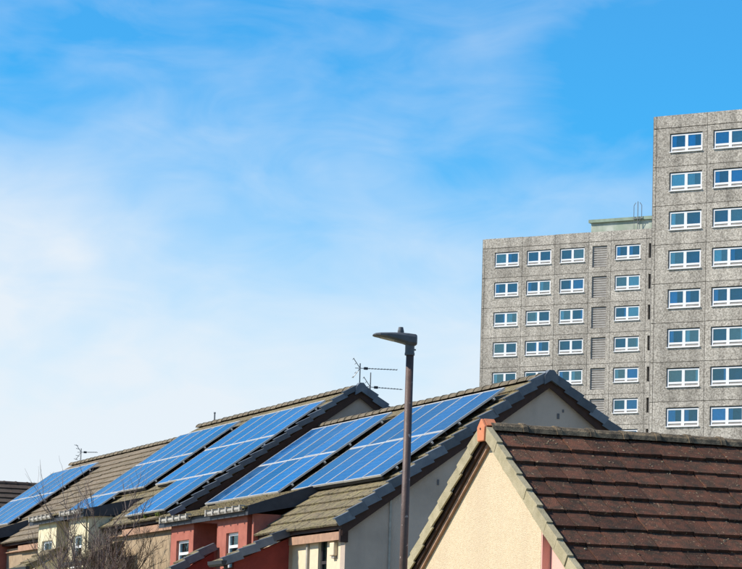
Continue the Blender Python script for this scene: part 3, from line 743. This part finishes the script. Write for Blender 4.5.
# terracotta end to the ridge
tc = MB().prism([(-.10, RZN - .17), (.10, RZN - .17), (.115, RZN + .00), (.0, RZN + .105), (-.115, RZN + .00)], 'x', -.045, .0).build('ridge_end_cap', 'terracotta', roofN, bevel=.012)
MB().prism([(-.10, RZN + .02), (0, RZN + .105), (.10, RZN + .02), (0, RZN - .02)], 'x', .0, .13).build('ridge_end_collar', 'terracotta', tc)
MB().tube((-.052, 0, RZN - .02), (-.044, 0, RZN - .02), .014, k=8).build('nail_head', 'brown_board', tc)
lc = MB(); lr = random.Random(21)
for i in range(480):
    al, dn = -lr.uniform(.1, 5.2), lr.choice((lr.uniform(.12, 4.0), lr.uniform(.12, 4.0), lr.uniform(.12, .45)))
    f_ = ((dn - .09) / .345) % 1.0
    p = sf.o + sf.a * al + sf.d * dn + sf.n * (.006 + .040 * f_); r = lr.uniform(.006, .017) * (1.5 if lr.random() < .1 else 1); k = 5; a0 = lr.uniform(0, 6)
    vs = [p + sf.n * .008] + [p + (sf.a * math.cos(a0 + 6.283 * j / k) + sf.d * math.sin(a0 + 6.283 * j / k) * .8) * r * lr.uniform(.7, 1.25) - sf.n * .003 for j in range(k)]
    lc.add(vs, [(0, 1 + j, 1 + (j + 1) % k) for j in range(k)])
o = lc.build('lichen', 'lichen', roofN); o['kind'] = 'stuff'
# boards under the verge
for s in (-1, 1):
    MB().prism([(0, RZN - .11), (s * WN, zn(WN) - .11), (s * WN, zn(WN) - .15), (0, RZN - .15)], 'x', .025, ovn + .02).build('soffit', 'brown_board' if s > 0 else 'olive_cap', roofN)
    MB().prism([(0, RZN - .151), (s * WN, zn(WN) - .151), (s * WN, zn(WN) - .215), (0, RZN - .215)], 'x', ovn - .02, ovn + .02).build('bargeboard', 'tan_board' if s > 0 else 'olive_cap', roofN)
# gable: cream wall in front, pink wall set back beside it
yp = -1.50
MB().prism([(yp, 0), (yp, zn(-yp) - .16), (0, RZN - .16), (WN - .25, zn(WN - .25) - .16), (WN - .25, 0)], 'x', ovn + .02, ovn + .3).build('gable_wall', 'cream_render', HN)
MB().prism([(-WN + .25, 0), (-WN + .25, zn(WN - .25) - .16), (yp - .003, zn(-yp) - .16), (yp - .003, 0)], 'x', ovn + .13, ovn + .32).build('gable_wall', 'pink_render', HN)
MB().box(ovn + .022, ovn + .125, yp - .028, yp - .004, 0, zn(-yp) - .18).build('corner_trim', 'pink_render', HN)
MB().box(ovn + .33, LN - .3, -WN + .25, -WN + .45, 0, zn(WN) - .1).build('front_wall', 'pink_render', HN)
MB().box(ovn + .33, LN - .3, WN - .45, WN - .25, 0, zn(WN) - .1).build('rear_wall', 'cream_render', HN)
MB().prism([(-WN + .25, 0), (-WN + .25, zn(WN - .25) - .16), (0, RZN - .16), (WN - .25, zn(WN - .25) - .16), (WN - .25, 0)], 'x', LN - .29, LN - .05).build('end_wall', 'cream_render', HN)

# ------------------------------------------------------------------ distant dark roof at the end of the street
EG = Vector((-13.995, 114.977, 0)); RZE = 9.80
HE = thing('distant_house', 'distant house of which only the dark brown tiled roof shows', 'house', EG, ROW)
se = Slope((0, 0, RZE), (0, -c35, -s35)); sq = Slope((0, 0, RZE), (0, c35, -s35))
d = MB()
for s in (-1, 1): d.prism([(0, RZE - .02), (s * 4.2, RZE - .02 - t35 * 4.2), (s * 4.2, RZE - .14 - t35 * 4.2), (0, RZE - .14)], 'x', -8, 7)
re_ = d.build('roof', 'brown_board', HE)
lay_tiles(re_, se, -7, 8, .08, 5.1, 'tile_dark', w=.33, gauge=.36, t=.06); lay_tiles(re_, sq, -8, 7, .08, 5.1, 'tile_dark', w=.33, gauge=.36, t=.06)
ridge_tiles(re_, (-8, 0, RZE - .08), (1, 0, 0), 15, 'tile_dark', r=.16)
for x in (-7.8, 6.6): MB().prism([(-4, 0), (-4, RZE - .2 - t35 * 4), (0, RZE - .2), (4, RZE - .2 - t35 * 4), (4, 0)], 'x', x, x + .25).build('gable_wall', 'brown_render', HE)
for y in (-4.0, 3.8): MB().box(-7.5, 6.55, y, y + .2, 0, RZE - .2 - t35 * 4).build('side_wall', 'brown_render', HE)

# ------------------------------------------------------------------ lamp post
LP = thing('street_lamp', 'brown painted street lamp with flat grey lantern reaching left in front of the grey gable', 'street lamp', (.449, 32.90, 0), R(6))
MB().tube((0, 0, .0), (0, 0, 1.4), .085, .085, 16).tube((0, 0, 1.4), (0, 0, 1.55), .085, .050, 16).build('pole_base', 'lamp_brown', LP, smooth=True)
MB().tube((-.012, 0, 1.5), (.004, 0, 5.50), .047, .043, 16).build('pole', 'lamp_brown', LP, smooth=True)
MB().tube((0, 0, 5.50), (0, 0, 5.61), .052, .052, 14).tube((0, 0, 5.475), (0, 0, 5.505), .056, .056, 14).build('collar', 'lamp_grey', LP, smooth=False, bevel=.004)
MB().tube((.05, 0, 5.54), (.068, 0, 5.54), .01, k=6).build('clamp_bolt', 'galv', LP)
# lantern body: sections along -x from the rear block to the thin front edge
secs = [(.075, .055, 5.595, 5.695), (.06, .075, 5.587, 5.708), (-.02, .085, 5.585, 5.715), (-.07, .095, 5.605, 5.717), (-.17, .11, 5.630, 5.716), (-.26, .12, 5.656, 5.712), (-.34, .115, 5.666, 5.708), (-.39, .09, 5.672, 5.702), (-.415, .05, 5.678, 5.692)]
lb = MB(); vs = []; k = 8
for (x, hw, z0, z1) in secs:
    zc = (z0 + z1) / 2; hz = (z1 - z0) / 2
    for (cy, cz) in ((-1, -.55), (-.75, -1), (.75, -1), (1, -.55), (1, .45), (.7, 1), (-.7, 1), (-1, .45)): vs.append((x, hw * cy, zc + hz * cz))
fs = [tuple(range(k)), tuple(range((len(secs) - 1) * k, len(secs) * k))]
for s in range(len(secs) - 1):
    for i in range(k): fs.append((s * k + i, s * k + (i + 1) % k, (s + 1) * k + (i + 1) % k, (s + 1) * k + i))
lo_ = lb.add(vs, fs).build('lantern', 'lamp_grey', LP, bevel=.004)
MB().prism([(-.33, 5.660), (-.18, 5.630), (-.18, 5.640), (-.33, 5.670)], 'y', -.075, .075).build('led_panel', 'grey_plastic', lo_)
MB().tube((-.105, 0, 5.715), (-.105, 0, 5.745), .036, .036, 14).tube((-.105, 0, 5.745), (-.105, 0, 5.785), .034, .026, 14).build('photocell', 'lamp_grey', lo_, smooth=False)

# ------------------------------------------------------------------ bare tree and thicket in front of the second house
def grow(T, seed, base, height, spread, n_main, levels, r0, mats, up_bias=.55, lean=(0, 0), kids=(4, 6), trunk_frac=.35):
    rn = random.Random(seed); limbs = MB(); twigs = MB()
    trunk = MB(); p = Vector((0, 0, 0)); top = Vector((lean[0], lean[1], height * trunk_frac))
    trunk.tube(p, top * .5 + Vector((.05, .03, 0)), r0, r0 * .85, 9).tube(top * .5 + Vector((.05, .03, 0)), top, r0 * .85, r0 * .7, 9)
    def branch(p, d, L, r, lev):
        seg = 4 if lev < 2 else 3
        pts = [p]; dd = d.copy()
        for i in range(seg):
            dd = (dd + Vector((rn.uniform(-1, 1), rn.uniform(-1, 1), rn.uniform(-.6, 1) * .8)) * .22 + Vector((0, 0, .10 * up_bias))).normalized()
            q = pts[-1] + dd * (L / seg)
            ra, rb = r * (1 - .55 * i / seg), r * (1 - .55 * (i + 1) / seg)
            (limbs if lev < 2 else twigs).tube(pts[-1], q, ra, rb, 6 if lev < 2 else 3, cap=False); pts.append(q)
        if lev >= levels: return
        for c in range(rn.randint(*kids)):
            t = rn.uniform(.25, 1.0); i = min(int(t * seg), seg - 1); q = pts[i].lerp(pts[i + 1], t * seg - i)
            side = Vector((rn.uniform(-1, 1), rn.uniform(-1, 1), rn.uniform(-.2, .9) + up_bias * .5)).normalized()
            branch(q, (dd * .55 + side * .75).normalized(), L * rn.uniform(.42, .70), max(r * .48, .0045), lev + 1)
    for i in range(n_main):
        a = 2 * math.pi * i / n_main + rn.uniform(-.4, .4)
        d = Vector((math.cos(a) * spread, math.sin(a) * spread, rn.uniform(.7, 1.2))).normalized()
        branch(top * rn.uniform(.55, 1.0), d, (height * (1 - trunk_frac)) * rn.uniform(.55, .85), r0 * .5, 1)
    trunk.build('trunk', mats[0], T, smooth=True); limbs.build('limbs', mats[0], T); twigs.build('twigs', mats[1], T)
bt = thing('bare_tree', 'leafless twiggy tree standing in front of the yellow bays', 'tree', row(-5.6, 13.4), ROW)
grow(bt, 11, None, 6.75, .60, 8, 4, .07, ('bark', 'twig'), lean=(.1, 0), kids=(4, 5), trunk_frac=.56, up_bias=.55)
th_ = thing('bare_thicket', 'dense dark leafless shrub climbing beside the brown wall of the second house', 'shrub', row(-4.7, 14.4), ROW)
grow(th_, 5, None, 5.9, .5, 8, 4, .05, ('twig_dark', 'twig_dark'), kids=(5, 7), trunk_frac=.66, up_bias=.15)
